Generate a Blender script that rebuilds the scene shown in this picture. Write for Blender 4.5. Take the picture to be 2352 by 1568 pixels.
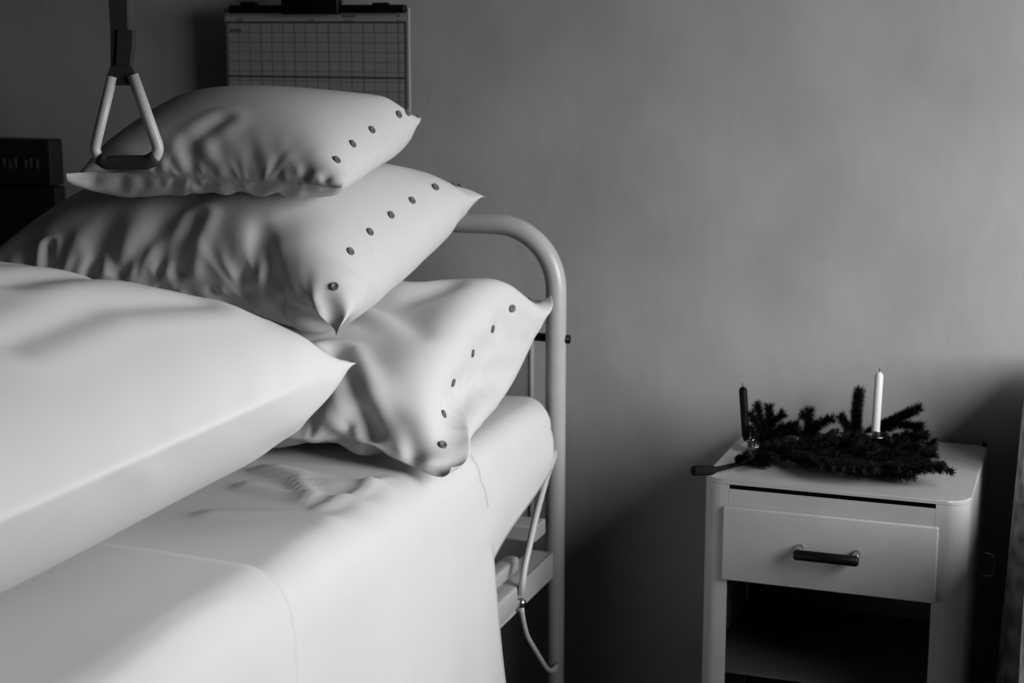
import bpy, bmesh, math, random
import numpy as np
from mathutils import Vector, Matrix

# ------------------------------------------------------------------ clear
for o in list(bpy.data.objects): bpy.data.objects.remove(o)
sc = bpy.context.scene
COL = sc.collection
random.seed(7); RNG = np.random.default_rng(11)

# ------------------------------------------------------------------ camera (58 mm on 35 mm film)
FPX, CX, CY = 3789.0, 1176.0, 784.0
PITCH = math.atan(734.0 / FPX); YAW = math.atan(1400.0 / math.hypot(FPX, 734.0)); ZC = 1.53
cam = bpy.data.cameras.new('camera'); camo = bpy.data.objects.new('camera', cam); COL.objects.link(camo)
cam.sensor_width = 36.0; cam.lens = FPX / 2352.0 * 36.0; cam.clip_start = 0.05; cam.clip_end = 100
camo.location = (0, 0, ZC); camo.rotation_euler = (math.pi / 2 - PITCH, 0, YAW)
cam.dof.use_dof = True; cam.dof.focus_distance = 2.45; cam.dof.aperture_fstop = 5.0
sc.camera = camo

# ------------------------------------------------------------------ sky, window daylight, exposure
SKY, GROUND = 1.0, 0.28
world = bpy.data.worlds.new('overcast_sky'); sc.world = world; world.use_nodes = True
wt = world.node_tree; wt.nodes.clear()
wo = wt.nodes.new('ShaderNodeOutputWorld'); wb = wt.nodes.new('ShaderNodeBackground')
tc = wt.nodes.new('ShaderNodeTexCoord'); sx = wt.nodes.new('ShaderNodeSeparateXYZ'); rp = wt.nodes.new('ShaderNodeValToRGB')
wt.links.new(tc.outputs['Generated'], sx.inputs[0])
mr = wt.nodes.new('ShaderNodeMapRange'); mr.inputs[1].default_value = -1; mr.inputs[2].default_value = 1
wt.links.new(sx.outputs['Z'], mr.inputs[0]); wt.links.new(mr.outputs[0], rp.inputs[0])
rp.color_ramp.elements[0].position = 0.47; rp.color_ramp.elements[0].color = (GROUND,) * 3 + (1,)
rp.color_ramp.elements[1].position = 0.53; rp.color_ramp.elements[1].color = (SKY,) * 3 + (1,)
wt.links.new(rp.outputs[0], wb.inputs[0]); wb.inputs[1].default_value = 8.5
wt.links.new(wb.outputs[0], wo.inputs[0])
# room and window extents (metres)
YB, XR, XL, YF, ZT = 3.03, .78, -2.95, -1.6, 2.75
WY0, WY1, WZ0, WZ1 = 1.30, 2.76, 0.92, 2.15
pl = bpy.data.lights.new('window_portal', 'AREA'); pl.shape = 'RECTANGLE'; pl.size = WZ1 - WZ0; pl.size_y = WY1 - WY0
pl.cycles.is_portal = True
plo = bpy.data.objects.new('window_portal', pl); COL.objects.link(plo)
plo.location = (XR + 0.02, (WY0 + WY1) / 2, (WZ0 + WZ1) / 2); plo.rotation_euler = (0, math.pi / 2, 0)
vs = sc.view_settings; vs.view_transform = 'Standard'; vs.look = 'None'; vs.gamma = 1; vs.use_curve_mapping = False
vs.exposure = 0.78

# ------------------------------------------------------------------ pixel helpers (a pixel gives a direction only)
_F = np.array([-math.sin(YAW) * math.cos(PITCH), math.cos(YAW) * math.cos(PITCH), -math.sin(PITCH)])
_R = np.array([math.cos(YAW), math.sin(YAW), 0.0]); _U = np.cross(_R, _F); _C = np.array([0, 0, ZC])
def ray(x, y): return _F + _R * (x - CX) / FPX - _U * (y - CY) / FPX
def onx(x, y, X): r = ray(x, y); return _C + r * X / r[0]
def ony(x, y, Y): r = ray(x, y); return _C + r * Y / r[1]
def onz(x, y, Z): r = ray(x, y); return _C + r * (Z - ZC) / r[2]

# ------------------------------------------------------------------ materials
def mat(name, col, rough=0.6, metal=0.0, spec=0.5, noise=None, bump=None, coat=0.0):
    """noise=(scale, detail, amount, (sx,sy,sz)), bump=(scale, strength, distance, (sx,sy,sz))"""
    m = bpy.data.materials.new(name); m.use_nodes = True
    nt = m.node_tree; b = nt.nodes['Principled BSDF']
    b.inputs['Base Color'].default_value = (col, col, col, 1); b.inputs['Roughness'].default_value = rough
    b.inputs['Metallic'].default_value = metal; b.inputs['Specular IOR Level'].default_value = spec
    b.inputs['Coat Weight'].default_value = coat
    def tex(scale, detail, vec):
        t = nt.nodes.new('ShaderNodeTexCoord'); mp = nt.nodes.new('ShaderNodeMapping'); n = nt.nodes.new('ShaderNodeTexNoise')
        mp.inputs['Scale'].default_value = vec; n.inputs['Scale'].default_value = scale; n.inputs['Detail'].default_value = detail
        nt.links.new(t.outputs['Object'], mp.inputs[0]); nt.links.new(mp.outputs[0], n.inputs['Vector']); return n
    if noise:
        n = tex(noise[0], noise[1], noise[3] if len(noise) > 3 else (1, 1, 1)); r = nt.nodes.new('ShaderNodeValToRGB')
        lo, hi = col * (1 - noise[2]), min(col * (1 + noise[2]), 1)
        r.color_ramp.elements[0].position = .3; r.color_ramp.elements[0].color = (lo, lo, lo, 1)
        r.color_ramp.elements[1].position = .7; r.color_ramp.elements[1].color = (hi, hi, hi, 1)
        nt.links.new(n.outputs[0], r.inputs[0]); nt.links.new(r.outputs[0], b.inputs['Base Color'])
    if bump:
        n = tex(bump[0], 4, bump[3] if len(bump) > 3 else (1, 1, 1)); bp = nt.nodes.new('ShaderNodeBump')
        bp.inputs['Strength'].default_value = bump[1]; bp.inputs['Distance'].default_value = bump[2]
        nt.links.new(n.outputs[0], bp.inputs['Height']); nt.links.new(bp.outputs[0], b.inputs['Normal'])
    return m
M = {
 'wall': mat('painted_plaster', .325, .85, spec=.2, noise=(5, 9, .11, (1, 1, .8)), bump=(45, .22, .003, (1, 1, .5))),
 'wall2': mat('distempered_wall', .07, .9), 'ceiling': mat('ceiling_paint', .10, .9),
 'floor': mat('dark_linoleum', .025, .5, noise=(4, 5, .3)),
 'winframe': mat('window_paint', .7, .4),
 'linen': mat('white_linen', .54, .92, spec=.15, noise=(6, 4, .02), bump=(420, .12, .001)),
 'duvet': mat('white_damask', .55, .92, spec=.15, bump=(420, .10, .001)),
 'button': mat('linen_button', .10, .5), 'buttonhole': mat('button_thread', .30, .8),
 'enamel': mat('cream_enamel', .38, .32, noise=(25, 4, .05)), 'enamel2': mat('cabinet_enamel', .32, .30, noise=(18, 5, .05)),
 'panel': mat('grey_panel', .24, .5), 'rod': mat('pale_enamel_rod', .45, .35),
 'black': mat('black_bakelite', .003, .4, spec=.12), 'dark': mat('dark_strap', .010, .8, bump=(300, .4, .001)),
 'chrome': mat('chrome', .55, .18, metal=1.0), 'steel': mat('dull_steel', .30, .35, metal=1.0),
 'plastic': mat('pale_plastic_grip', .42, .42), 'darkbox': mat('dark_wood_box', .012, .6, spec=.2),
 'needle': mat('fir_needle', .006, .8, spec=.1), 'bark': mat('fir_bark', .006, .95, spec=.1, bump=(160, .8, .002)),
 'candle_dark': mat('dark_wax', .004, .5, spec=.06), 'candle_white': mat('white_wax', .55, .4), 'wick': mat('wick', .02, .9),
 'faint': mat('faded_mark', .03, .8), 'shaded_interior': mat('cabinet_inside_shade', .05, .6),  # cabinet inside far darker than its enamel: compartment shade put into the colour
}

# ------------------------------------------------------------------ object helpers
def origin(p):
    v = Vector((0, 0, 0))
    while p is not None: v += p.location; p = p.parent
    return v
def link(name, me, m=None, parent=None):
    o = bpy.data.objects.new(name, me); COL.objects.link(o)
    if m is not None: me.materials.append(m)
    if parent is not None: o.parent = parent
    return o
def mesh(name, V, Fc, m, parent=None, smooth=False, origin_at=None):
    """vertices are given in world metres"""
    off = origin(parent) if parent is not None else Vector(origin_at if origin_at is not None else (0, 0, 0))
    me = bpy.data.meshes.new(name)
    me.from_pydata([tuple(Vector(map(float, v)) - off) for v in V], [], [tuple(int(i) for i in f) for f in Fc])
    me.update()
    if smooth: me.polygons.foreach_set('use_smooth', [True] * len(me.polygons))
    o = link(name, me, m, parent)
    if parent is None: o.location = off
    return o
def bm_obj(name, bm, m, parent=None, smooth=False, origin_at=None):
    bmesh.ops.recalc_face_normals(bm, faces=bm.faces)
    V = [v.co.copy() for v in bm.verts]; bm.verts.index_update()
    Fc = [[v.index for v in f.verts] for f in bm.faces]; bm.free()
    return mesh(name, V, Fc, m, parent, smooth, origin_at)
def add_box(bm, lo, hi, bev=0.0, seg=2):
    r = bmesh.ops.create_cube(bm, size=1); vs_ = r['verts']
    for v in vs_:
        v.co = Vector([(lo[i] + hi[i]) / 2 + v.co[i] * (hi[i] - lo[i]) for i in range(3)])
    if bev > 0:
        es = list({e for v in vs_ for e in v.link_edges})
        bmesh.ops.bevel(bm, geom=es, offset=bev, segments=seg, affect='EDGES', profile=.5)
def box(name, lo, hi, m, parent=None, bev=0.0, seg=2, origin_at=None):
    bm = bmesh.new(); add_box(bm, lo, hi, bev, seg)
    return bm_obj(name, bm, m, parent, bev > 0 and seg > 2, origin_at)
def tube_data(pts, rad, seg=14, caps=True, V=None, Fc=None):
    V = [] if V is None else V; Fc = [] if Fc is None else Fc
    pts = [Vector(map(float, p)) for p in pts]; n = len(pts)
    rads = rad if hasattr(rad, '__len__') else [rad] * n
    base = len(V); prev = None
    for i, p in enumerate(pts):
        t = (pts[min(i + 1, n - 1)] - pts[max(i - 1, 0)]).normalized()
        if prev is None:
            a = Vector((0, 0, 1)) if abs(t.z) < .9 else Vector((1, 0, 0))
            u = (a - t * a.dot(t)).normalized()
        else: u = (prev - t * prev.dot(t)).normalized()
        prev = u; w = t.cross(u)
        for k in range(seg):
            an = 2 * math.pi * k / seg
            V.append(p + (u * math.cos(an) + w * math.sin(an)) * rads[i])
    for i in range(n - 1):
        for k in range(seg):
            a, b = base + i * seg + k, base + i * seg + (k + 1) % seg
            Fc.append((a, b, b + seg, a + seg))
    if caps:
        Fc.append(tuple(base + k for k in range(seg))[::-1]); Fc.append(tuple(base + (n - 1) * seg + k for k in range(seg)))
    return V, Fc
def tube(name, pts, rad, m, parent=None, seg=14, origin_at=None):
    V, Fc = tube_data(pts, rad, seg); o = mesh(name, V, Fc, m, parent, True, origin_at)
    return o
def bend_path(pts, r, n=8):
    """polyline with rounded corners"""
    P = [Vector(map(float, p)) for p in pts]; out = [P[0]]
    for i in range(1, len(P) - 1):
        a, b = (P[i - 1] - P[i]), (P[i + 1] - P[i]); rr = min(r, a.length * .49, b.length * .49)
        s, e = P[i] + a.normalized() * rr, P[i] + b.normalized() * rr
        for k in range(n + 1):
            t = k / n; out.append(s * (1 - t) ** 2 + P[i] * 2 * t * (1 - t) + e * t * t)
    out.append(P[-1]); return out
def arc_path(pts, r, n=10):
    """polyline with true circular arcs at its corners"""
    P = [Vector(map(float, p)) for p in pts]; out = [P[0]]
    for i in range(1, len(P) - 1):
        a, b = (P[i - 1] - P[i]).normalized(), (P[i + 1] - P[i]).normalized()
        half = a.angle(b) / 2; d = r / math.tan(half); c = P[i] + (a + b).normalized() * (r / math.sin(half))
        s, e = P[i] + a * d - c, P[i] + b * d - c
        for k in range(n + 1): out.append(c + s.normalized().slerp(e.normalized(), k / n) * r)
    out.append(P[-1]); return out
def lathe_data(c, prof, seg=20, axis=None, V=None, Fc=None):
    V = [] if V is None else V; Fc = [] if Fc is None else Fc; base = len(V)
    q = Vector((0, 0, 1)).rotation_difference(Vector(axis)) if axis is not None else None
    for r, z in prof:
        for k in range(seg):
            a = 2 * math.pi * k / seg; v = Vector((r * math.cos(a), r * math.sin(a), z))
            if q is not None: v = q @ v
            V.append(Vector(map(float, c)) + v)
    for i in range(len(prof) - 1):
        for k in range(seg):
            a, b = base + i * seg + k, base + i * seg + (k + 1) % seg; Fc.append((a, b, b + seg, a + seg))
    Fc.append(tuple(base + k for k in range(seg))[::-1]); Fc.append(tuple(base + (len(prof) - 1) * seg + k for k in range(seg)))
    return V, Fc
def lathe(name, c, prof, m, parent=None, seg=20, axis=None, origin_at=None):
    V, Fc = lathe_data(c, prof, seg, axis); return mesh(name, V, Fc, m, parent, True, origin_at)
def empty(name, loc):
    o = bpy.data.objects.new(name, None); COL.objects.link(o); o.location = loc; o.empty_display_size = .05; return o
def tag(o, label, cat, group=None):
    o['label'] = label; o['category'] = cat
    if group: o['group'] = group
    return o
def struct(o, label=None):
    o['kind'] = 'structure'
    if label: o['label'] = label
    return o
def edge_split(o, ang=40):
    try:
        o.data.set_sharp_from_angle(angle=math.radians(ang))
    except Exception: pass
    return o

# ------------------------------------------------------------------ the room
struct(box('floor', (XL, YF, -.05), (XR, YB, 0), M['floor']), 'dark linoleum floor of the hospital room')
struct(box('ceiling', (XL, YF, ZT), (XR, YB, ZT + .05), M['ceiling']), 'plain ceiling of the hospital room')
struct(box('wall_back', (XL, YB, 0), (XR, YB + .12, ZT), M['wall']), 'grey painted plaster wall behind bed and cabinet')
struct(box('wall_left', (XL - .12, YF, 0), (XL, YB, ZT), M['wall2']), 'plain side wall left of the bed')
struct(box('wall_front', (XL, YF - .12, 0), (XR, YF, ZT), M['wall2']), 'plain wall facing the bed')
bm = bmesh.new()
T = .22
add_box(bm, (XR, YF, 0), (XR + T, YB, WZ0)); add_box(bm, (XR, YF, WZ1), (XR + T, YB, ZT))
add_box(bm, (XR, YF, WZ0), (XR + T, WY0, WZ1)); add_box(bm, (XR, WY1, WZ0), (XR + T, YB, WZ1))
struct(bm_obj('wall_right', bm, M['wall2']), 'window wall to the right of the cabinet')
win = struct(empty('window_1', (XR + .1, (WY0 + WY1) / 2, WZ0)), 'painted wooden window in the side wall')
wx0, wx1 = XR + .10, XR + .15
for y0, y1, z0, z1 in ((WY0, WY0 + .06, WZ0, WZ1), (WY1 - .06, WY1, WZ0, WZ1), (WY0 + .06, WY1 - .06, WZ0, WZ0 + .06), (WY0 + .06, WY1 - .06, WZ1 - .06, WZ1)):
    box('window_frame', (wx0, y0, z0), (wx1, y1, z1), M['winframe'], win, .004)
ym = (WY0 + WY1) / 2
box('mullion', (wx0, ym - .03, WZ0 + .06), (wx1, ym + .03, WZ1 - .06), M['winframe'], win, .004)
struct(box('trim_1', (XR - .10, WY0 - .06, WZ0 - .035), (XR + .10, WY1 + .06, WZ0 - .001), M['winframe'], None, .006), 'painted window sill board')

# ------------------------------------------------------------------ bed frame
YH = 2.82                                     # plane of the headboard
bed = tag(empty('hospital_bed', (-1.38, 1.8, 0)), 'pale enamelled tubular hospital bed frame with rounded headboard', 'bed')
pr_ = ony(1276, 900, YH); PXR = float(pr_[0]); TR = .019
PXL = PXR - .93; ZTOP = float(ony(1110, 513, YH)[2])
hb = arc_path([(PXR, YH, .03), (PXR, YH, ZTOP), (PXL, YH, ZTOP), (PXL, YH, .03)], .115, 12)
tube('headboard_tube', hb, TR, M['enamel'], bed, 18)
zc2 = float(ony(1240, 703, YH)[2])
tube('crossbar', bend_path([(PXR, YH, zc2 - .01), (PXR - .02, YH, zc2), (PXL + .02, YH, zc2), (PXL, YH, zc2 - .01)], .02), .011, M['enamel'], bed, 12)
px1 = float(ony(1229, 800, YH + .01)[0]); pz1 = float(ony(1226, 738, YH)[2])
box('headboard_panel', (PXL + .05, YH - .002, .58), (px1 - .007, YH + .010, pz1 - .004), M['panel'], bed, .002)
tube('panel_edging', bend_path([(px1 - .003, YH, .58), (px1 - .003, YH, pz1), (PXL + .05, YH, pz1)], .006, 4), .0052, M['rod'], bed, 10)
zb = float(ony(1262, 776, YH)[2])
bolt = tube('clamp_bolt', [(px1 - .002, YH + .004, zb), (PXR + .0255, YH + .004, zb - .001)], .008, M['black'], bed, 12)
# side rails of the bed base (right and left)
for sgn, xr_ in ((1, PXR), (-1, PXL)):
    rz1 = float(ony(1270, 1262, YH)[2]); rz0 = rz1 - .048
    bm = bmesh.new(); xo = xr_
    add_box(bm, (xo - .003, .86, rz0), (xo + .003, YH - TR * .7, rz1), .001)
    add_box(bm, (min(xo, xo - sgn * .045), .86, rz1 - .005), (max(xo, xo - sgn * .045), YH - TR * .7, rz1), .001)
    bm_obj('side_rail', bm, M['enamel'], bed)
p = onx(1182, 1345, -.925); q = onx(1182, 1398, -.925)
box('spring_rail', (-.945, 1.0, float(q[2])), (-.918, float(p[1]), float(p[2])), M['enamel'], bed, .006, 3)
p = onx(1182, 1275, -.965); q = onx(1182, 1308, -.965)
box('spring_rail', (-.985, 1.0, float(q[2])), (-.955, float(p[1]), float(p[2])), M['enamel'], bed, .006, 3)
p = ony(1254, 1190, YH - .03); q = ony(1254, 1225, YH - .03)
box('end_bracket', (-1.05, YH - .09, float(q[2])), (float(p[0]), YH - .03, float(p[2])), M['enamel'], bed, .003)
XS = PXR + .012
A = [onx(*c, XS) for c in ((1281, 1036), (1272, 1050), (1258, 1085), (1232, 1180), (1203, 1310), (1197, 1368))]
A[0][0] = PXR + .005
tube('brace_rod', bend_path(A, .02, 4), .0062, M['rod'], bed, 12)
pv = onx(1197, 1384, XS)
lathe('pivot_knob', pv - np.array([0, 0, .009]), [(.003, 0), (.007, .002), (.009, .008), (.008, .013), (.003, .018)], M['chrome'], bed, 14)
Bp = [onx(*c, XS) for c in ((1197, 1392), (1200, 1420), (1209, 1460), (1253, 1533), (1267, 1543), (1281, 1526))]
tube('lever_rod', bend_path(Bp, .02, 4), [.0052] * len(bend_path(Bp, .02, 4)), M['enamel'], bed, 10)
# foot end, behind the photographer's left hand
fb = arc_path([(PXR, .80, .03), (PXR, .80, .70), (PXL, .80, .70), (PXL, .80, .03)], .1, 8)
tube('footboard_tube', fb, TR, M['enamel'], bed, 14)
for x in (PXL, PXR):
    for y in (.80, YH):
        lathe('caster', (x, y, 0), [(.015, 0), (.03, .004), (.03, .03), (.02, .034)], M['black'], bed, 14)

# ------------------------------------------------------------------ mattress and sheets
MZ, MXR, MXL, MY0, MY1, MTH = .855, -.925, -1.80, .84, YH - .025, .125
matr = bmesh.new(); add_box(matr, (MXL, MY0, MZ - MTH), (MXR, MY1, MZ), .045, 6)
mo = bm_obj('mattress', matr, M['linen'], None, True, ((MXL + MXR) / 2, (MY0 + MY1) / 2, MZ - MTH))
tag(mo, 'thick mattress wrapped in a tight white sheet at the head end', 'mattress')

def overhang():
    y0, y1 = 2.20, MY1 - .012; nj, ni = 40, 16; V = []; Fc = []
    for j in range(nj + 1):
        y = y0 + (y1 - y0) * j / nj; f = (y1 - y) / (y1 - y0)
        zlo = MZ - MTH + .02 - .175 * f ** .9; B = .045
        prof = [(MXR - .16 + .115 * k / 4, MZ) for k in range(4)] + [(MXR - B + B * math.sin(math.radians(a)), MZ - B + B * math.cos(math.radians(a))) for a in range(0, 90, 15)]
        n0 = len(prof)
        prof += [(MXR, MZ - B + (zlo - MZ + B) * k / 12) for k in range(13)]
        for i, (x, z) in enumerate(prof):
            t = max(0, (i - n0) / 12)
            x += .002 + .007 * math.sin(math.pi * t) + .005 * math.sin(16 * y + 2 * t) * t
            z += .002 * min(1, i / 4) if i < n0 else 0
            if j > nj - 3: x -= .005 * (j - nj + 3)
            V.append((x, y, z))
    ni = len(prof) - 1
    for j in range(nj):
        for i in range(ni):
            a = j * (ni + 1) + i; Fc.append((a, a + 1, a + ni + 2, a + ni + 1))
    o = mesh('sheet_overhang', V, Fc, M['linen'], mo, True); md = o.modifiers.new('thickness', 'SOLIDIFY'); md.thickness = .0025; md.offset = -1
overhang()
def seg_d(X, Y, pl_):
    D = np.full(X.shape, 1e9)
    for (ax, ay), (bx, by) in zip(pl_[:-1], pl_[1:]):
        t = np.clip(((X - ax) * (bx - ax) + (Y - ay) * (by - ay)) / ((bx - ax) ** 2 + (by - ay) ** 2 + 1e-12), 0, 1)
        D = np.minimum(D, np.hypot(X - ax - t * (bx - ax), Y - ay - t * (by - ay)))
    return D
def pxline(pts, z=.86): return [tuple(onz(x, y, z)[:2]) for x, y in pts]
CREASE = [  # pixel polylines on the bed top: (points, height, width)
 ([(640, 1085), (760, 1120), (900, 1125), (1010, 1135), (1110, 1150)], .010, .012),
 ([(560, 1120), (700, 1150), (860, 1160), (980, 1170)], .009, .010),
 ([(600, 1085), (680, 1110), (720, 1150)], .010, .011),
 ([(880, 1110), (800, 1150), (740, 1170)], .007, .010),
 ([(480, 1180), (640, 1185), (820, 1205), (960, 1220)], .006, .016),
]
CR = [(pxline(a), h, w) for a, h, w in CREASE]
def cloth_strip(name, y0, y1, zoff, drop, m, xleft, head_curve, side_amp, phase, label, cat, ny=110, creases=(), thick=.004, hem=0.0):
    """a cloth that lies across the mattress top and hangs down its right side"""
    R0 = .05 + zoff; xs = MXR + zoff
    # profile across: from xleft on top to the bend and down
    prof = []
    n1, n2, n3 = 70, 12, 40
    for k in range(n1): prof.append((xleft + (xs - R0 - xleft) * k / n1, MZ + zoff, 0))
    for k in range(n2):
        a = math.pi / 2 * k / n2; prof.append((xs - R0 + R0 * math.sin(a), MZ + zoff - R0 + R0 * math.cos(a), 0))
    for k in range(n3 + 1):
        t = k / n3; prof.append((xs, MZ + zoff - R0 - t * drop, t))
    prof = np.array(prof); ns = len(prof)
    tt = np.linspace(0, 1, ny)
    S, Tt = np.meshgrid(np.arange(ns), tt, indexing='ij')
    X = prof[S, 0].copy(); Z = prof[S, 1].copy(); K = prof[S, 2]
    arc = np.concatenate([[0], np.cumsum(np.hypot(np.diff(prof[:, 0]), np.diff(prof[:, 1])))])
    Y1 = y1 + head_curve(prof)                         # head-side border follows a gentle curve
    Y = y0 + (Y1[:, None] - y0) * Tt
    top = np.clip((xs - .02 - X) / .05, 0, 1) * (K == 0)
    bump = np.zeros_like(X)
    for pl_, h, w in creases: bump += h * np.exp(-(seg_d(X, Y, pl_) / w) ** 2)
    bump += .0025 * np.sin(9 * X + 5 * Y + phase) + .002 * np.sin(21 * Y - 6 * X + phase)
    Z += bump * np.where(K == 0, 1, 0) * np.clip(top + .25, 0, 1)
    ed = Y1[:, None] - Y; Z += np.where(K == 0, 1, 0) * (.006 * np.exp(-(ed / .010) ** 2) + .005 * np.exp(-((ed - .035) / .012) ** 2)) * hem
    hang = np.clip(K * 1.6, 0, 1)
    fold = (np.sin(Y * 15 + 2.5 * np.sin(Y * 4 + phase) + phase) * .5 + .35 * np.sin(Y * 37 + phase * 2 + 1.2 * K)) * side_amp
    X += hang * (fold + .022 * K) + (K > 0) * .003
    V = np.stack([X, Y, Z], -1).reshape(-1, 3)
    Fc = []
    for i in range(ns - 1):
        for j in range(ny - 1):
            a = i * ny + j; Fc.append((a, a + ny, a + ny + 1, a + 1))
    o = mesh(name, V, Fc, m, None, True, (xs - .4, (y0 + y1) / 2, MZ))
    sm = o.modifiers.new('thickness', 'SOLIDIFY'); sm.thickness = thick; sm.offset = -1
    return tag(o, label, cat)
def hc1(pf): return .03 * np.sin((pf[:, 0] - MXL) * 5) * 0 + np.where(pf[:, 2] > 0, .12 * pf[:, 2] ** .6, 0) + np.clip((pf[:, 0] + 1.1) * .15, -.1, .03)
cloth_strip('draw_sheet', .86, 2.36, .006, .60, M['linen'], MXL + .04, hc1, .010, .4,
            'white draw sheet hanging straight down over the bed side', 'sheet', creases=CR, hem=1.0)
def hc2(pf): return np.where(pf[:, 2] > 0, .03 * pf[:, 2], 0) + .01 * np.sin(pf[:, 0] * 9)
cloth_strip('blanket', .86, 1.725, .017, .60, M['linen'], MXL + .05, hc2, .007, 1.3,
            'white blanket with a visible edge lying over the lower bed', 'blanket', ny=80, thick=.010, creases=[(pxline([(530, 1368), (400, 1450), (200, 1590)], .87), .006, .012), (pxline([(560, 1375), (620, 1420), (640, 1460)], .87), .004, .012)])

# ------------------------------------------------------------------ soft bodies: pillows and duvet (small cloth relaxation)
GX0, GY0, GC = -2.6, .4, .01
H0 = np.full((230, 260), -1.0)
def hset(H, x0, x1, y0, y1, z): H[int((x0 - GX0) / GC):int((x1 - GX0) / GC) + 1, int((y0 - GY0) / GC):int((y1 - GY0) / GC) + 1] = z
hset(H0, MXL, MXR, MY0, MY1, MZ + .012)
def hsample(H, P):
    i = np.clip(((P[..., 0] - GX0) / GC + .5).astype(int), 0, H.shape[0] - 1); j = np.clip(((P[..., 1] - GY0) / GC + .5).astype(int), 0, H.shape[1] - 1)
    return H[i, j]
def puff(corners, nx, ny, full, vol, H, iters=320, seed=0, grav=1e-5, ymax=None, comp=.25, bend=.06, press=6e-4, extra=(), free=()):
    """corners: front-left, front-right, back-right, back-left. Returns P[2,nx,ny,3] (0 = upper cloth)"""
    rng = np.random.default_rng(seed)
    FL, FR, BR, BL = [np.array(c, float) for c in corners]
    u = np.linspace(0, 1, nx)[:, None, None]; v = np.linspace(0, 1, ny)[None, :, None]
    B = (1 - u) * (1 - v) * FL + u * (1 - v) * FR + u * v * BR + (1 - u) * v * BL
    lu = .5 * (np.linalg.norm(FR - FL) + np.linalg.norm(BR - BL)) * full[0] / (nx - 1)
    lv = .5 * (np.linalg.norm(BL - FL) + np.linalg.norm(BR - FR)) * full[1] / (ny - 1)
    ld = math.hypot(lu, lv)
    bul = (np.sin(np.pi * u) * np.sin(np.pi * v))
    P = np.stack([B, B]).copy()
    nrm = np.cross(FR - FL, BL - FL); nrm /= np.linalg.norm(nrm)
    P[0] += nrm * .05 * bul; P[1] -= nrm * .05 * bul
    nz = rng.normal(0, 1, P.shape) * .0022; P += nz * bul[None]
    Q = P.copy()
    def con(a, b, r, kc, ks=1.0):
        d = b - a; l = np.sqrt((d * d).sum(-1, keepdims=True)) + 1e-9; e = (l - r) / l * .5
        e = np.where(e > 0, e * ks, e * kc) * d; a += e; b -= e
    pins = [(0, 0, FL), (nx - 1, 0, FR), (nx - 1, ny - 1, BR), (0, ny - 1, BL)]
    pins = [p_ for k_, p_ in enumerate(pins) if k_ not in free] + list(extra)
    for it in range(iters):
        du = np.gradient(P, axis=1); dv = np.gradient(P, axis=2); N = np.cross(du, dv); A_ = np.linalg.norm(N, axis=-1, keepdims=True) + 1e-12
        N = N / A_; N[1] *= -1
        vcur = ((P[0] - P[1]) * nrm).sum(-1) * A_[0, ..., 0]; vcur = vcur.sum()
        k = np.clip((vol - vcur) / vol * 4, -.3, 1) * press
        vel = (P - Q) * .93; Q = P.copy(); P = P + vel + N * k; P[..., 2] -= grav
        for _ in range(5):
            con(P[:, 0:-1:2], P[:, 1::2], lu, comp); con(P[:, 1:-1:2], P[:, 2::2], lu, comp)
            con(P[:, :, 0:-1:2], P[:, :, 1::2], lv, comp); con(P[:, :, 1:-1:2], P[:, :, 2::2], lv, comp)
            con(P[:, :-1, :-1][:, ::2, ::2], P[:, 1:, 1:][:, ::2, ::2], ld, .05, .35); con(P[:, :-1, :-1][:, 1::2, 1::2], P[:, 1:, 1:][:, 1::2, 1::2], ld, .05, .35)
            con(P[:, 1:, :-1][:, ::2, ::2], P[:, :-1, 1:][:, ::2, ::2], ld, .05, .35); con(P[:, 1:, :-1][:, 1::2, 1::2], P[:, :-1, 1:][:, 1::2, 1::2], ld, .05, .35)
            for o_ in range(3):
                con(P[:, o_:-2:3][:, :P[:, o_ + 2::3].shape[1]], P[:, o_ + 2::3][:, :P[:, o_:-2:3].shape[1]], 2 * lu, bend, 0)
                con(P[:, :, o_:-2:3][:, :, :P[:, :, o_ + 2::3].shape[2]], P[:, :, o_ + 2::3][:, :, :P[:, :, o_:-2:3].shape[2]], 2 * lv, bend, 0)
            for sl in ((0, slice(None)), (-1, slice(None)), (slice(None), 0), (slice(None), -1)):
                m_ = .5 * (P[0][sl] + P[1][sl]); P[0][sl] = m_; P[1][sl] = m_
            for i, j, t in pins: P[:, i, j] = t
        hz = hsample(H, P) + .004; hit = P[..., 2] < hz
        P[..., 2] = np.where(hit, hz, P[..., 2])
        Q = np.where(hit[..., None], P * .7 + Q * .3, Q)
        if ymax is not None:
            P[..., 1] = np.minimum(P[..., 1], ymax)
    for s in (0, 1):                                    # light smoothing of single-vertex noise
        for _ in range(1):
            L = P[s].copy(); L[1:-1, 1:-1] = .5 * L[1:-1, 1:-1] + .125 * (P[s][2:, 1:-1] + P[s][:-2, 1:-1] + P[s][1:-1, 2:] + P[s][1:-1, :-2]); P[s] = L
    return P
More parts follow.
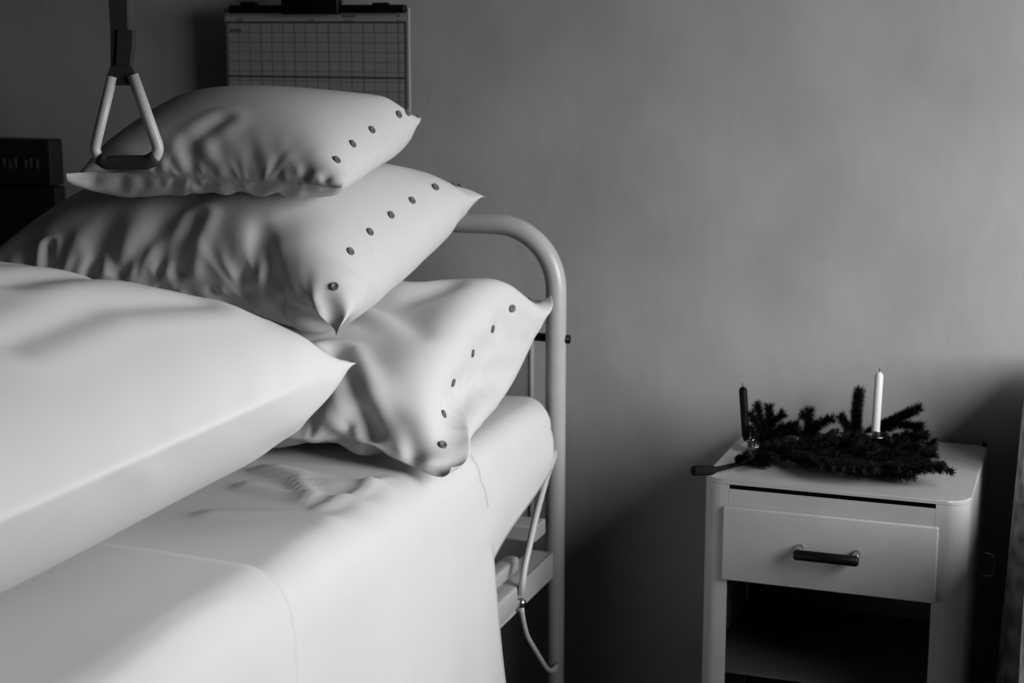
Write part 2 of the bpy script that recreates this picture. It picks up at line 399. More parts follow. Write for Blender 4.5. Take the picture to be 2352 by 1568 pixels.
def fine(P):
    """twice the grid, lightly smoothed"""
    nx, ny = P.shape[1:3]; Q = np.zeros((2, 2 * nx - 1, 2 * ny - 1, 3))
    Q[:, ::2, ::2] = P; Q[:, 1::2, ::2] = .5 * (P[:, 1:] + P[:, :-1]); Q[:, :, 1::2] = .5 * (Q[:, :, 2::2] + Q[:, :, :-1:2])
    for _ in range(2):
        L = Q.copy(); L[:, 1:-1, 1:-1] = .5 * Q[:, 1:-1, 1:-1] + .125 * (Q[:, 2:, 1:-1] + Q[:, :-2, 1:-1] + Q[:, 1:-1, 2:] + Q[:, 1:-1, :-2])
        L[:, 1:-1, 0] = .5 * Q[:, 1:-1, 0] + .25 * (Q[:, 2:, 0] + Q[:, :-2, 0]); L[:, 1:-1, -1] = .5 * Q[:, 1:-1, -1] + .25 * (Q[:, 2:, -1] + Q[:, :-2, -1])
        L[:, 0, 1:-1] = .5 * Q[:, 0, 1:-1] + .25 * (Q[:, 0, 2:] + Q[:, 0, :-2]); L[:, -1, 1:-1] = .5 * Q[:, -1, 1:-1] + .25 * (Q[:, -1, 2:] + Q[:, -1, :-2]); Q = L
    return Q
def ear(P, cu, cv, reach, flat, pull, up=0.0, R=.16):
    """draw a seam corner out to a flat pointed tip"""
    nx, ny = P.shape[1:3]; U, Vv = np.meshgrid(np.linspace(0, 1, nx), np.linspace(0, 1, ny), indexing='ij')
    w = np.clip(1 - np.hypot((U - cu) * 1.0, (Vv - cv) * .75) / R, 0, 1) ** 1.5
    i, j = int(cu * (nx - 1)), int(cv * (ny - 1)); d = P[0, i, j] - P.reshape(-1, 3).mean(0); d[2] = 0; d /= np.linalg.norm(d); d[2] = up
    mid = .5 * (P[0] + P[1])
    for s in (0, 1): P[s] = mid + (P[s] - mid) * (1 - flat * w)[..., None] + d * (pull * w)[..., None]
def gathers(P, side, n, seed, amp=(.003, .008), wid=(.008, .022), lng=(.05, .16), span=(.06, .94), sheets=(0, 1)):
    """pleats running in from a seam: side 'f' front, 'b' back, 'r' right"""
    rng = np.random.default_rng(seed); nx, ny = P.shape[1:3]
    U, Vv = np.meshgrid(np.linspace(0, 1, nx), np.linspace(0, 1, ny), indexing='ij')
    s_, d_ = {'f': (U, Vv), 'b': (U, 1 - Vv), 'r': (Vv, 1 - U)}[side]
    for s in sheets:
        du = np.gradient(P[s], axis=0); dv = np.gradient(P[s], axis=1); N = np.cross(du, dv); N /= np.linalg.norm(N, axis=-1, keepdims=True) + 1e-9
        if s: N = -N
        D = np.zeros_like(U)
        for _ in range(n):
            c = rng.uniform(*span); a = rng.uniform(*amp); w = rng.uniform(*wid); l = rng.uniform(*lng); sl = rng.uniform(-.5, .5)
            q = (s_ - c - sl * d_) / (w * (1 + 2.5 * d_ / l)); fall = (d_ / .03) * np.exp(-(d_ / l) ** 1.5); fall = np.minimum(fall, np.exp(-(d_ / l) ** 1.5))
            D += -a * np.exp(-q * q) * fall + .5 * a * np.exp(-(np.abs(q) - 1.6) ** 2) * fall
        P[s] += N * D[..., None]
def furrow(P, pts, amp, wid, s=0):
    """one deep crease along a (u, v) polyline"""
    nx, ny = P.shape[1:3]; U, Vv = np.meshgrid(np.linspace(0, 1, nx), np.linspace(0, 1, ny), indexing='ij')
    du = np.gradient(P[s], axis=0); dv = np.gradient(P[s], axis=1); N = np.cross(du, dv); N /= np.linalg.norm(N, axis=-1, keepdims=True) + 1e-9
    if s: N = -N
    L = [np.hypot(b[0] - a[0], b[1] - a[1]) for a, b in zip(pts[:-1], pts[1:])]
    d = seg_d(U, Vv, pts); edge = np.minimum(1, np.minimum(np.minimum(U, 1 - U), np.minimum(Vv, 1 - Vv)) / .03)
    P[s] += N * (edge * amp * (-np.exp(-(d / wid) ** 2) + .55 * np.exp(-((d - 2.1 * wid) / (1.1 * wid)) ** 2)))[..., None]
def splat(H, P):
    Hn = H.copy(); a = P[0]
    for t in np.linspace(0, 1, 3)[:-1]:
        for s in np.linspace(0, 1, 3)[:-1]:
            q = (1 - t) * (1 - s) * a[:-1, :-1] + t * (1 - s) * a[1:, :-1] + t * s * a[1:, 1:] + (1 - t) * s * a[:-1, 1:]
            i = np.clip(((q[..., 0] - GX0) / GC + .5).astype(int), 0, H.shape[0] - 1); j = np.clip(((q[..., 1] - GY0) / GC + .5).astype(int), 0, H.shape[1] - 1)
            np.maximum.at(Hn, (i.ravel(), j.ravel()), q[..., 2].ravel())
    F2 = Hn.copy()
    F2[1:-1, 1:-1] = np.maximum.reduce([Hn[1:-1, 1:-1], np.minimum(Hn[2:, 1:-1], Hn[:-2, 1:-1]), np.minimum(Hn[1:-1, 2:], Hn[1:-1, :-2])])
    return F2
def soft_mesh(name, P, m, parent=None, origin_at=None):
    nx, ny = P.shape[1:3]; V = []; idx = np.full((2, nx, ny), -1)
    for s in (0, 1):
        for i in range(nx):
            for j in range(ny):
                if s == 1 and (i in (0, nx - 1) or j in (0, ny - 1)): idx[1, i, j] = idx[0, i, j]
                else: idx[s, i, j] = len(V); V.append(P[s, i, j])
    Fc = []
    for i in range(nx - 1):
        for j in range(ny - 1):
            a, b, c, d = (i, j), (i + 1, j), (i + 1, j + 1), (i, j + 1)
            Fc.append([idx[0][k] for k in (a, b, c, d)]); Fc.append([idx[1][k] for k in (d, c, b, a)])
    o = mesh(name, V, Fc, m, parent, True, origin_at)
    ss = o.modifiers.new('smooth', 'SUBSURF'); ss.levels = 1; ss.render_levels = 1
    return o
def surf(P, u, v, s=0):
    nx, ny = P.shape[1:3]; x, y = u * (nx - 1), v * (ny - 1); i, j = min(int(x), nx - 2), min(int(y), ny - 2); t, w = x - i, y - j; a = P[s]
    p = (1 - t) * (1 - w) * a[i, j] + t * (1 - w) * a[i + 1, j] + t * w * a[i + 1, j + 1] + (1 - t) * w * a[i, j + 1]
    n = np.cross(a[i + 1, j] - a[i, j], a[i, j + 1] - a[i, j]); n /= np.linalg.norm(n) + 1e-12
    return p, (n if s == 0 else -n)
def pillow(P, label, buttons):
    c = P.reshape(-1, 3); base = (c[:, 0].mean(), c[:, 1].mean(), c[:, 2].min())
    root = empty('pillow', base)
    soft_mesh('pillowcase', P, M['linen'], root)
    for (u, v, tilt) in buttons:
        p_, n_ = surf(P, u, v); d = Vector(n_) + Vector((tilt, 0, 0)); d.normalize()
        lathe('button', p_ + np.array(d) * .0004, [(.0055, 0), (.0068, .001), (.0066, .0025), (.0045, .0030), (.004, .0022)], M['button'], root, 14, d)
    return tag(root, label, 'pillow')

# bottom pillow
cFR = onz(1012, 1050, .893); cBR = ony(1252, 672, 2.765)
Pb = puff([(-1.72, 2.23, .93), cFR, cBR, (-1.72, 2.72, 1.02)], 66, 50, (1.15, 1.17), .078, H0, seed=3, ymax=YH - .03)
H1 = splat(H0, Pb)
Pb = fine(Pb); ear(Pb, 1, 1, 0, .75, .012, -.1); ear(Pb, 1, 0, 0, .92, .026, -.25, .28); ear(Pb, 0, 0, 0, .7, .02); ear(Pb, 0, 1, 0, .7, .02)
gathers(Pb, 'f', 16, 41); gathers(Pb, 'f', 22, 141, (.002, .004), (.003, .008), (.04, .10)); gathers(Pb, 'r', 12, 42, (.001, .003), (.006, .015), (.04, .10))
furrow(Pb, [(.82, .03), (.77, .14), (.70, .28)], .012, .018)
pillow(Pb, 'bottom white pillow of the stack, resting on the mattress', [(.945, v, .2) for v in (.10, .24, .38, .54, .68, .80, .91)])
cFR = ony(748, 748, 2.235); cBR = ony(1120, 456, 2.72)
Pm = puff([(-1.84, 2.30, 1.03), cFR, cBR, (-1.80, 2.74, 1.10)], 66, 50, (1.13, 1.14), .068, H1, seed=5, ymax=YH - .03)
H2 = splat(H1, Pm)
Pm = fine(Pm); ear(Pm, 1, 1, 0, .6, .0); ear(Pm, 1, 0, 0, .8, .030, -.5, .2); ear(Pm, 0, 0, 0, .7, .02); ear(Pm, 0, 1, 0, .7, .02)
gathers(Pm, 'f', 18, 43, (.004, .009), (.008, .018), (.08, .28), (.05, .86)); gathers(Pm, 'f', 26, 143, (.002, .005), (.003, .008), (.05, .14)); gathers(Pm, 'r', 12, 44, (.001, .003), (.006, .015), (.04, .10))
furrow(Pm, [(.28, .02), (.28, .14)], .010, .010); furrow(Pm, [(.60, .03), (.62, .20)], .008, .016)
pillow(Pm, 'middle white pillow of the stack with a row of buttons', [(.945, v, .2) for v in (.11, .25, .39, .53, .66, .79, .90, .95)])
cFR = ony(778, 425, 2.24); cBR = ony(930, 258, 2.65); cFL = ony(173, 388, 2.30)
Pt = puff([cFL, cFR, cBR, (-1.62, 2.66, 1.36)], 60, 52, (1.10, 1.09), .0192, H2, seed=9, ymax=YH - .03, extra=[(i, 0, cFL + (cFR - cFL) * i / 59 + np.array([0, .012 * math.sin(math.pi * i / 59), -.004 * math.sin(math.pi * i / 59)])) for i in range(4, 56)], free=(0,))
Pt = fine(Pt); ear(Pt, 1, 1, 0, .85, .026, -.1, .2); ear(Pt, 1, 0, 0, .7, .012, -.2); ear(Pt, 0, 0, 0, .85, .010, 0, .22); ear(Pt, 0, 1, 0, .7, .02)
gathers(Pt, 'f', 6, 45, (.001, .003), (.010, .02), (.06, .16), (.45, .97)); gathers(Pt, 'f', 22, 145, (.0012, .003), (.004, .009), (.04, .10), (.3, .97)); gathers(Pt, 'r', 10, 46, (.001, .003), (.006, .015), (.04, .10))
furrow(Pt, [(.45, .03), (.46, .14), (.53, .25)], .003, .028)
pillow(Pt, 'smallest white pillow lying on top of the stack', [(.94, v, .2) for v in (.16, .36, .56, .80, .86)])
# duvet
cBR = ony(812, 834, 2.0)
dFR = np.array((-.94, .92, 1.08)); ND = 78
Pd = puff([(-1.80, .92, 1.02), dFR, cBR, (-1.80, 2.00, 1.06)], 64, ND, (1.075, 1.005), .225, H0, seed=13,
          extra=[(63, j, dFR + (cBR - dFR) * j / (ND - 1)) for j in range(1, ND - 1)])
Pd = fine(Pd); ear(Pd, 1, 1, 0, .5, .010, 0, .10)
gathers(Pd, 'r', 10, 47, (.0005, .002), (.008, .02), (.03, .10)); gathers(Pd, 'b', 14, 48, (.002, .005), (.006, .02), (.05, .16), (.55, .98))
def duv(pts): return [((q[0] + 1.80) / .86, (q[1] - .92) / 1.08) for q in (onz(x, y, 1.165) for x, y in pts)]
for ln_ in ([(0, 711), (173, 672), (330, 672)], [(0, 775), (265, 702), (420, 692)], [(0, 840), (200, 770), (420, 722)]): furrow(Pd, duv(ln_), .0045, .022)
furrow(Pd, [(.985, .985), (.93, .95), (.86, .93)], .005, .008); furrow(Pd, [(.97, .99), (.93, .975), (.86, .97)], .004, .007)
d_o = soft_mesh('duvet', Pd, M['duvet'], None, (-1.37, 1.45, MZ))
tag(d_o, 'puffy folded white duvet lying across the bed', 'duvet')

# ------------------------------------------------------------------ trapeze grip hanging over the bed
YT = 2.05
gc = ony(292, 300, YT)
trap = tag(empty('trapeze_grip', (float(gc[0]), YT, float(ony(292, 385, YT)[2]))), 'pale triangular trapeze grip hanging on a dark strap above the pillows', 'grip')
ang = math.radians(18); cv = (math.cos(ang), math.sin(ang))
def tp(px_, py_):
    p = ony(px_, py_, YT); w = (p[0] - gc[0]); return (gc[0] + w * cv[0], YT + w * cv[1], p[2])
TA, TB, TC_, TD = tp(262, 175), tp(224, 366), tp(362, 368), tp(302, 172)
tube('grip_side', bend_path([TA, tp(232, 320), tp(228, 345), tp(240, 366)], .03, 6), .0076, M['plastic'], trap, 14)
tube('grip_side', bend_path([TD, tp(346, 312), tp(356, 345), tp(345, 368)], .03, 6), .0085, M['plastic'], trap, 14)
tube('grip_bar', bend_path([tp(238, 360), tp(250, 372), tp(335, 374), tp(350, 362)], .02, 4), .0105, M['dark'], trap, 14)
def ribbon(name, prof, thick, m, parent):
    bm = bmesh.new(); fr = []
    for x0, x1, y in prof:
        a, b = tp(x0, y), tp(x1, y)
        fr.append([bm.verts.new((a[0], a[1] - thick / 2, a[2])), bm.verts.new((b[0], b[1] - thick / 2, b[2])), bm.verts.new((b[0], b[1] + thick / 2, b[2])), bm.verts.new((a[0], a[1] + thick / 2, a[2]))])
    for r0, r1 in zip(fr[:-1], fr[1:]):
        for k in range(4): bm.faces.new((r0[k], r0[(k + 1) % 4], r1[(k + 1) % 4], r1[k]))
    bm.faces.new(fr[0]); bm.faces.new(fr[-1][::-1])
    return bm_obj(name, bm, m, parent)
ribbon('strap', [(255, 291, -620), (255, 291, 0), (259, 293, 70), (260, 300, 150), (253, 310, 175), (250, 312, 196)], .005, M['dark'], trap)
ribbon('strap_loop', [(276, 305, 68), (276, 305, 76), (275, 304, 110), (273, 300, 150)], .011, M['dark'], trap)
zbm = float(tp(272, -620)[2]); xbm = float(tp(272, -620)[0])
boom = tube('lifting_boom', bend_path([(xbm, YB - .001, zbm - .02), (xbm, YB - .2, zbm + .02), (xbm, YT - .08, zbm + .02)], .08, 6), .02, M['enamel'], None, 14, (xbm, YB, zbm))
tag(boom, 'pale wall mounted boom carrying the trapeze strap', 'boom')

# ------------------------------------------------------------------ fever chart on a clamp board
def paper_mat():
    m = bpy.data.materials.new('printed_chart'); m.use_nodes = True; nt = m.node_tree; b = nt.nodes['Principled BSDF']
    b.inputs['Roughness'].default_value = .7
    t = nt.nodes.new('ShaderNodeTexCoord'); s = nt.nodes.new('ShaderNodeSeparateXYZ'); nt.links.new(t.outputs['Object'], s.inputs[0])
    def mth(op, a, b_=None):
        n = nt.nodes.new('ShaderNodeMath'); n.operation = op
        for k, q in enumerate((a, b_)):
            if q is None: continue
            if isinstance(q, (int, float)): n.inputs[k].default_value = q
            else: nt.links.new(q, n.inputs[k])
        return n.outputs[0]
    X, Z = s.outputs['X'], s.outputs['Z']
    def rect(x0, x1, z0, z1):
        return mth('MULTIPLY', mth('MULTIPLY', mth('GREATER_THAN', X, x0), mth('LESS_THAN', X, x1)), mth('MULTIPLY', mth('GREATER_THAN', Z, z0), mth('LESS_THAN', Z, z1)))
    return m, nt, b, mth, X, Z, rect
YC = 2.968
def cp(x, y): p = ony(x, y, YC); return float(p[0]), float(p[2])
cx0, cz1 = cp(514, 20); cx1, cz0 = cp(942, 322)
chart = tag(empty('chart_board', ((cx0 + cx1) / 2, YC, cz0)), 'printed temperature chart hanging on the wall under a black clamp bar', 'chart')
box('backing_board', (cx0, YC, cz0), (cx1, YC + .008, cz1), mat('board', .25, .6), chart, .001)
box('hanger', (cx0 + .15, YC + .008, cz1 - .08), (cx1 - .15, YB - .0005, cz1 - .03), M['darkbox'], chart)
pm, nt, bs, mth, X, Z, rect = paper_mat()
ox, oz = (cx0 + cx1) / 2, cz0
W2 = (cx1 - cx0) / 2
def lx(px_): return cp(px_, 150)[0] - ox
def lz(py_): return cp(730, py_)[1] - oz
fx0, fx1, fz0, fz1 = lx(524), lx(930), lz(312), lz(54)
inside = rect(fx0, fx1, fz0, fz1)
def lines(c, o0, step, w):
    fr = mth('FRACT', mth('DIVIDE', mth('SUBTRACT', c, o0 - 50 * step), step))
    return mth('LESS_THAN', fr, w / step)
sxp = (fx1 - fx0) / 15.6; szp = (fz1 - fz0) / 11.6
g1 = mth('MAXIMUM', lines(X, fx0, sxp, .0030), lines(Z, fz1, szp, .0026))
g2 = mth('MULTIPLY', lines(X, fx0, sxp * 3, .0045), .5)
fine = mth('MULTIPLY', mth('MAXIMUM', lines(X, fx0, sxp / 4, .0012), lines(Z, fz1, szp / 4, .0012)), .35)
g = mth('MULTIPLY', mth('MAXIMUM', mth('MAXIMUM', mth('MULTIPLY', g1, .62), g2), fine), inside)
fw = .0042
frame = mth('SUBTRACT', rect(fx0 - fw, fx1 + fw, fz0 - fw, fz1 + fw), inside)
zt = lz(177)
heavy = rect(fx0, fx1, zt - .0022, zt + .0022)
outer = mth('SUBTRACT', 1, rect(-W2 + .003, W2 - .003, .003, 1))
ink = mth('MAXIMUM', mth('MAXIMUM', g, frame), mth('MAXIMUM', heavy, mth('MULTIPLY', outer, .7)))
for x0, x1, y0, y1, k in ((788, 818, 34, 41, .7), (792, 812, 45, 51, .6), (912, 920, 34, 40, .7), (914, 920, 45, 50, .6), (712, 724, 44, 50, .6), (530, 558, 66, 74, .8), (548, 562, 40, 48, .5)):
    ink = mth('MAXIMUM', ink, mth('MULTIPLY', rect(lx(x0), lx(x1), lz(y1), lz(y0)), k))
mx = nt.nodes.new('ShaderNodeMix'); mx.data_type = 'RGBA'; nt.links.new(ink, mx.inputs['Factor'])
mx.inputs['A'].default_value = (.22, .22, .22, 1); mx.inputs['B'].default_value = (.03, .03, .03, 1)
nt.links.new(mx.outputs['Result'], bs.inputs['Base Color'])
box('chart_paper', (cx0 + .002, YC - .0016, cz0 + .001), (cx1 - .002, YC - .0002, cz1), pm, chart)
def cbox(name, x0, y0, x1, y1, ya, yb, bev=.003):
    a = cp(x0, y0); b = cp(x1, y1); return box(name, (a[0], ya, b[1]), (b[0], yb, a[1]), M['black'], chart, bev, 3)
cbox('clamp_bar', 534, 12, 938, 30, YC - .020, YC - .002, .005)
cbox('clip', 657, -34, 789, 33, YC - .026, YC - .0015, .004)
cbox('clamp_tab', 560, 4, 598, 14, YC - .017, YC - .004); cbox('clamp_tab', 862, 6, 899, 16, YC - .017, YC - .004)

# ------------------------------------------------------------------ dark box on the wall at the far side of the bed
a = ony(112, 322, YB - .05); b = ony(118, 428, YB - .05); c = ony(118, 640, YB - .05)
XW0 = float(a[0]) - .32
wb_ = tag(empty('wall_box', (float(a[0]) - .16, YB, float(c[2]))), 'dark box on the wall with a row of small pale marks', 'wall box')
box('box_body', (XW0, YB - .05, float(b[2])), (float(a[0]), YB - .0005, float(a[2])), M['darkbox'], wb_, .004)
box('lower_panel', (XW0, YB - .04, float(c[2])), (float(b[0]) + .002, YB - .0005, float(b[2]) - .003), M['darkbox'], wb_, .004)
for k, xp in enumerate((8, 22, 34, 58, 70, 84)):
    p = ony(xp, 374 + (k % 2) * 3, YB - .052); box('mark', (p[0] - .004, YB - .053, p[2] - .010), (p[0] + .004, YB - .0495, p[2] + .010), M['faint'], wb_, .001)

# ------------------------------------------------------------------ bedside cabinet
NX0, NX1, NY0, NY1, NZ = -.611, -.177, 2.620, 3.005, .780
cab = tag(empty('bedside_cabinet', ((NX0 + NX1) / 2, (NY0 + NY1) / 2, 0)), 'pale enamelled metal bedside cabinet with one drawer and open compartment', 'cabinet')
def ring(x0, x1, y0, y1, r, n=7, corners=(1, 1, 1, 1)):
    out = []
    for k, (cx_, cy_, a0) in enumerate(((x0 + r, y0 + r, 180), (x1 - r, y0 + r, 270), (x1 - r, y1 - r, 0), (x0 + r, y1 - r, 90))):
        if corners[k]:
            for i in range(n + 1):
                t = math.radians(a0 + 90 * i / n); out.append((cx_ + r * math.cos(t), cy_ + r * math.sin(t)))
        else: out.append(((x0, x1, x1, x0)[k], (y0, y0, y1, y1)[k]))
    return out
def prism(name, poly, z0, z1, m, parent, bev=0):
    bm = bmesh.new(); lo = [bm.verts.new((x, y, z0)) for x, y in poly]; hi = [bm.verts.new((x, y, z1)) for x, y in poly]
    n = len(poly)
    for k in range(n): bm.faces.new((lo[k], lo[(k + 1) % n], hi[(k + 1) % n], hi[k]))
    bm.faces.new(lo[::-1]); t = bm.faces.new(hi)
    if bev: bmesh.ops.bevel(bm, geom=list(t.edges), offset=bev, segments=3, affect='EDGES')
    return edge_split(bm_obj(name, bm, m, parent, True), 35)
def wall_path(name, path, th, z0, z1, m, parent):
    """sheet-metal wall following a plan path"""
    P2 = [Vector((x, y, 0)) for x, y in path]; n = len(P2); inn = []
    for i in range(n):
        t = (P2[min(i + 1, n - 1)] - P2[max(i - 1, 0)]).normalized(); inn.append(P2[i] + Vector((-t.y, t.x, 0)) * th)
    poly = [(p.x, p.y) for p in P2] + [(p.x, p.y) for p in reversed(inn)]
    bm = bmesh.new(); lo = [bm.verts.new((x, y, z0)) for x, y in poly]; hi = [bm.verts.new((x, y, z1)) for x, y in poly]
    N = len(poly)
    for k in range(N): bm.faces.new((lo[k], lo[(k + 1) % N], hi[(k + 1) % N], hi[k]))
    for i in range(n - 1):
        a, b, c, d = i, i + 1, N - 2 - i, N - 1 - i
        bm.faces.new((hi[a], hi[b], hi[c], hi[d])); bm.faces.new((lo[d], lo[c], lo[b], lo[a]))
    return edge_split(bm_obj(name, bm, m, parent, True), 35)
RC = .034
prism('cabinet_top', ring(NX0, NX1, NY0, NY1, RC, 8, (1, 1, 0, 0)), NZ - .007, NZ, M['enamel2'], cab, .003)
lf = [(NX0 + .046, NY0)] + [(NX0 + RC - RC * math.sin(math.radians(a)), NY0 + RC - RC * math.cos(math.radians(a))) for a in range(0, 91, 10)] + [(NX0, NY1)]
lf = lf[::-1]
wall_path('side_panel', lf, .003, .14, NZ - .0075, M['enamel2'], cab)
rt = [(NX1 - .052, NY0)] + [(NX1 - RC + RC * math.sin(math.radians(a)), NY0 + RC - RC * math.cos(math.radians(a))) for a in range(0, 91, 10)] + [(NX1, NY1)]
wall_path('side_panel', rt, .003, .14, NZ - .0075, M['enamel2'], cab)
box('back_panel', (NX0 + .004, NY1 - .003, .14), (NX1 - .004, NY1, NZ - .0075), M['shaded_interior'], cab)
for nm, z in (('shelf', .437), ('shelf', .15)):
    box(nm, (NX0 + .004, NY0 + .02, z - .004), (NX1 - .004, NY1 - .004, z), M['shaded_interior'], cab)
xi0, xi1 = NX0 + .0465, NX1 - .0525
ztr = NZ - .0150
dz1 = float(ony(1900, 1183, NY0)[2]); dz0 = float(ony(1900, 1354, NY0)[2])
box('apron', (xi0 - .0008, NY0, dz1 - .02), (xi1 + .0008, NY0 + .003, ztr), M['enamel2'], cab)
box('slit_shade', (xi0 - .001, NY0 + .012, ztr - .02), (xi1 + .001, NY0 + .014, NZ - .0075), M['black'], cab)  # black sheet added behind the gap, stands for the shade inside it
dx0 = float(ony(1659, 1250, NY0 - .008)[0]); dx1 = float(ony(2152, 1290, NY0 - .008)[0])
drw = box('drawer', (dx0, NY0 - .010, dz0), (dx1, NY0 - .0004, dz1), M['enamel2'], cab, .0025, 3)
box('drawer_box', (dx0 + .02, NY0 + .008, dz0 + .008), (dx1 - .02, NY1 - .03, dz1 - .03), M['shaded_interior'], drw)
# drawer pull: dark grip between two chrome posts
ha = ony(1832, 1276, NY0 - .03); hb_ = ony(1964, 1284, NY0 - .03)
hzz = float((ha[2] + hb_[2]) / 2)
for xh in (float(ha[0]), float(hb_[0])):
    tube('handle_post', bend_path([(xh, NY0 - .0095, hzz + .006), (xh, NY0 - .028, hzz + .004), (xh, NY0 - .032, hzz - .002)], .008, 4), .0065, M['chrome'], drw, 12)
tube('handle_grip', [(float(ha[0]) - .006, NY0 - .033, hzz), (float(ha[0]) - .003, NY0 - .033, hzz), (float(hb_[0]) + .003, NY0 - .033, hzz), (float(hb_[0]) + .006, NY0 - .033, hzz)], [.006, .0088, .0088, .006], M['black'], drw, 14)
# towel rail on the cabinet's side, corner peg and legs
tz = float(ony(2260, 1300, 2.85)[2])
tube('towel_rail', bend_path([(NX1 - .0005, NY1 - .14, tz + .018), (NX1 + .030, NY1 - .14, tz + .018), (NX1 + .030, NY1 - .14, tz - .022), (NX1 - .0005, NY1 - .14, tz - .022)], .01, 4), .0022, M['steel'], cab, 8)
lathe('corner_peg', (NX1 - .006, NY1 - .007, NZ - .002), [(.0045, 0), (.005, .004), (.004, .009), (.002, .010)], M['black'], cab, 10)
for x in (NX0 + .03, NX1 - .03):
    for y in (NY0 + .03, NY1 - .03):
        tube('leg', [(x, y, .147), (x, y, 0)], .012, M['enamel2'], cab, 12)

# ------------------------------------------------------------------ fir branches and candles on the cabinet
def needles(V, Fc, pts, ln, dens, rng, r0=.0015, up=0.0):
    pts = [np.array(p, float) for p in pts]
    for a, b in zip(pts[:-1], pts[1:]):
        d = b - a; L = np.linalg.norm(d); t = d / L
        h = np.array([0, 0, 1.0]) if abs(t[2]) < .9 else np.array([1.0, 0, 0])
        u = np.cross(t, h); u /= np.linalg.norm(u); w = np.cross(t, u)
        for _ in range(int(L * dens)):
            p = a + d * rng.random(); an = rng.random() * 2 * math.pi; fw_ = .45 + .35 * rng.random()
            o = u * math.cos(an) + w * math.sin(an); dr = o + t * fw_ + np.array([0, 0, up]); dr /= np.linalg.norm(dr)
            l = ln * (.85 + .25 * rng.random()); s = np.cross(dr, t); s /= np.linalg.norm(s) + 1e-9; q = np.cross(dr, s)
            k = len(V); c = p + o * .001; wd = .0006
            V += [c + s * wd, c - s * wd * .5 + q * wd * .87, c - s * wd * .5 - q * wd * .87, c + dr * l * .75 + s * wd * .8, c + dr * l * .75 - s * wd * .8, c + dr * l]
            Fc += [(k, k + 1, k + 4, k + 3), (k + 1, k + 2, k + 4), (k + 2, k, k + 3, k + 4), (k + 3, k + 4, k + 5)]
def clampz(p, zmin=NZ + .006, ymax=NY1 + .012):
    p = np.array(p, float); on = NX0 - .02 < p[0] < NX1 + .02
    if on: p[2] = max(p[2], zmin)
    p[1] = min(p[1], ymax); return p
def fir(label, stems, twigs, seed, group='fir branches on the cabinet top', ln=.011, dens=10000):
    """stems: list of (points, radius); twigs: list of point lists that carry needles"""
    rng = np.random.default_rng(seed); base = np.mean([p for s, _ in stems for p in s], axis=0)
    root = empty('fir_branch', (float(base[0]), float(base[1]), NZ))
    V, Fc = [], []
    for pts, r in stems:
        n = len(pts); tube_data([clampz(p, NZ + r) for p in pts], [r * (1 - .5 * k / (n - 1)) for k in range(n)], 8, True, V, Fc)
    for t in twigs: tube_data([clampz(p) for p in t], [.0022] * len(t), 6, True, V, Fc)
    mesh('stem', V, Fc, M['bark'], root, True)
    V, Fc = [], []
    for t in twigs: needles(V, Fc, [clampz(p) for p in t], ln, dens, rng)
    V = [np.array([v[0], min(v[1], YB - .002), (max(v[2], NZ + .0008) if (NX0 - .015 < v[0] < NX1 + .015) else v[2])]) for v in V]
    nd = mesh('needles', V, Fc, M['needle'], root, False); nd['kind'] = 'stuff'
    return tag(root, label, 'fir branch', group)
def pt(x, y, Y): return ony(x, y, Y)
def spray(p0, p1, n, lng, spread, rng, lift):
    """side twigs along a lying stem"""
    out = []; p0 = np.array(p0); p1 = np.array(p1); d = (p1 - p0); t = d / np.linalg.norm(d); s = np.array([-t[1], t[0], 0])
    for k in range(n):
        f = .1 + .85 * k / max(n - 1, 1); sg = 1 if k % 2 else -1; b = p0 + d * f; l = lng * (1.1 - .5 * f) * (.8 + .4 * rng.random())
        e = b + (t * .8 + s * sg * spread) * l + np.array([0, 0, lift * rng.random()]); out.append([b, (b + e) / 2 + np.array([0, 0, .004]), e])
    return out
rng = np.random.default_rng(21)
y1 = 2.845
fir('upright forked fir branch beside the dark candle', [([pt(1768, 1048, y1), pt(1768, 1000, y1), pt(1767, 960, y1)], .004)],
    [[pt(1768, 1035, y1), pt(1767, 980, y1), pt(1766, 932, y1)], [pt(1766, 995, y1), pt(1748, 965, y1), pt(1738, 928, y1)],
     [pt(1768, 980, y1), pt(1785, 960, y1), pt(1799, 950, y1)], [pt(1764, 1010, y1), pt(1742, 985, y1 - .01), pt(1724, 948, y1 - .01)],
     [pt(1764, 1030, y1), pt(1740, 1005, y1 - .02), pt(1722, 985, y1 - .02)], [pt(1770, 1000, y1), pt(1800, 980, y1), pt(1832, 975, y1)],
     [pt(1770, 1020, y1), pt(1800, 993, y1 + .02), pt(1835, 992, y1 + .02)]], 31, ln=.0140)
y2 = 2.875
fir('short fir branch with a club shaped upright tip', [([pt(1858, 1040, y2), pt(1858, 1000, y2), pt(1857, 965, y2)], .004)],
    [[pt(1858, 1035, y2), pt(1858, 985, y2), pt(1859, 942, y2)], [pt(1858, 965, y2), pt(1850, 955, y2), pt(1842, 952, y2)],
     [pt(1862, 985, y2), pt(1890, 968, y2), pt(1912, 962, y2)], [pt(1866, 1010, y2), pt(1872, 990, y2), pt(1866, 975, y2)],
     [pt(1852, 1010, y2), pt(1842, 992, y2), pt(1822, 985, y2)]], 33, ln=.016)
y3 = 2.925
fir('tallest upright fir branch leaning on the wall behind the white candle', [([pt(1965, 1030, y3), pt(1968, 960, y3), pt(1973, 905, y3 + .02)], .004)],
    [[pt(1965, 1025, y3), pt(1968, 950, y3), pt(1974, 896, y3 + .02)], [pt(1956, 1005, y3 - .02), pt(1944, 975, y3 - .02), pt(1931, 955, y3 - .02)],
     [pt(1968, 1000, y3), pt(1966, 950, y3), pt(1971, 910, y3 + .01)]], 35, ln=.0155, dens=11000)
y4 = 2.90
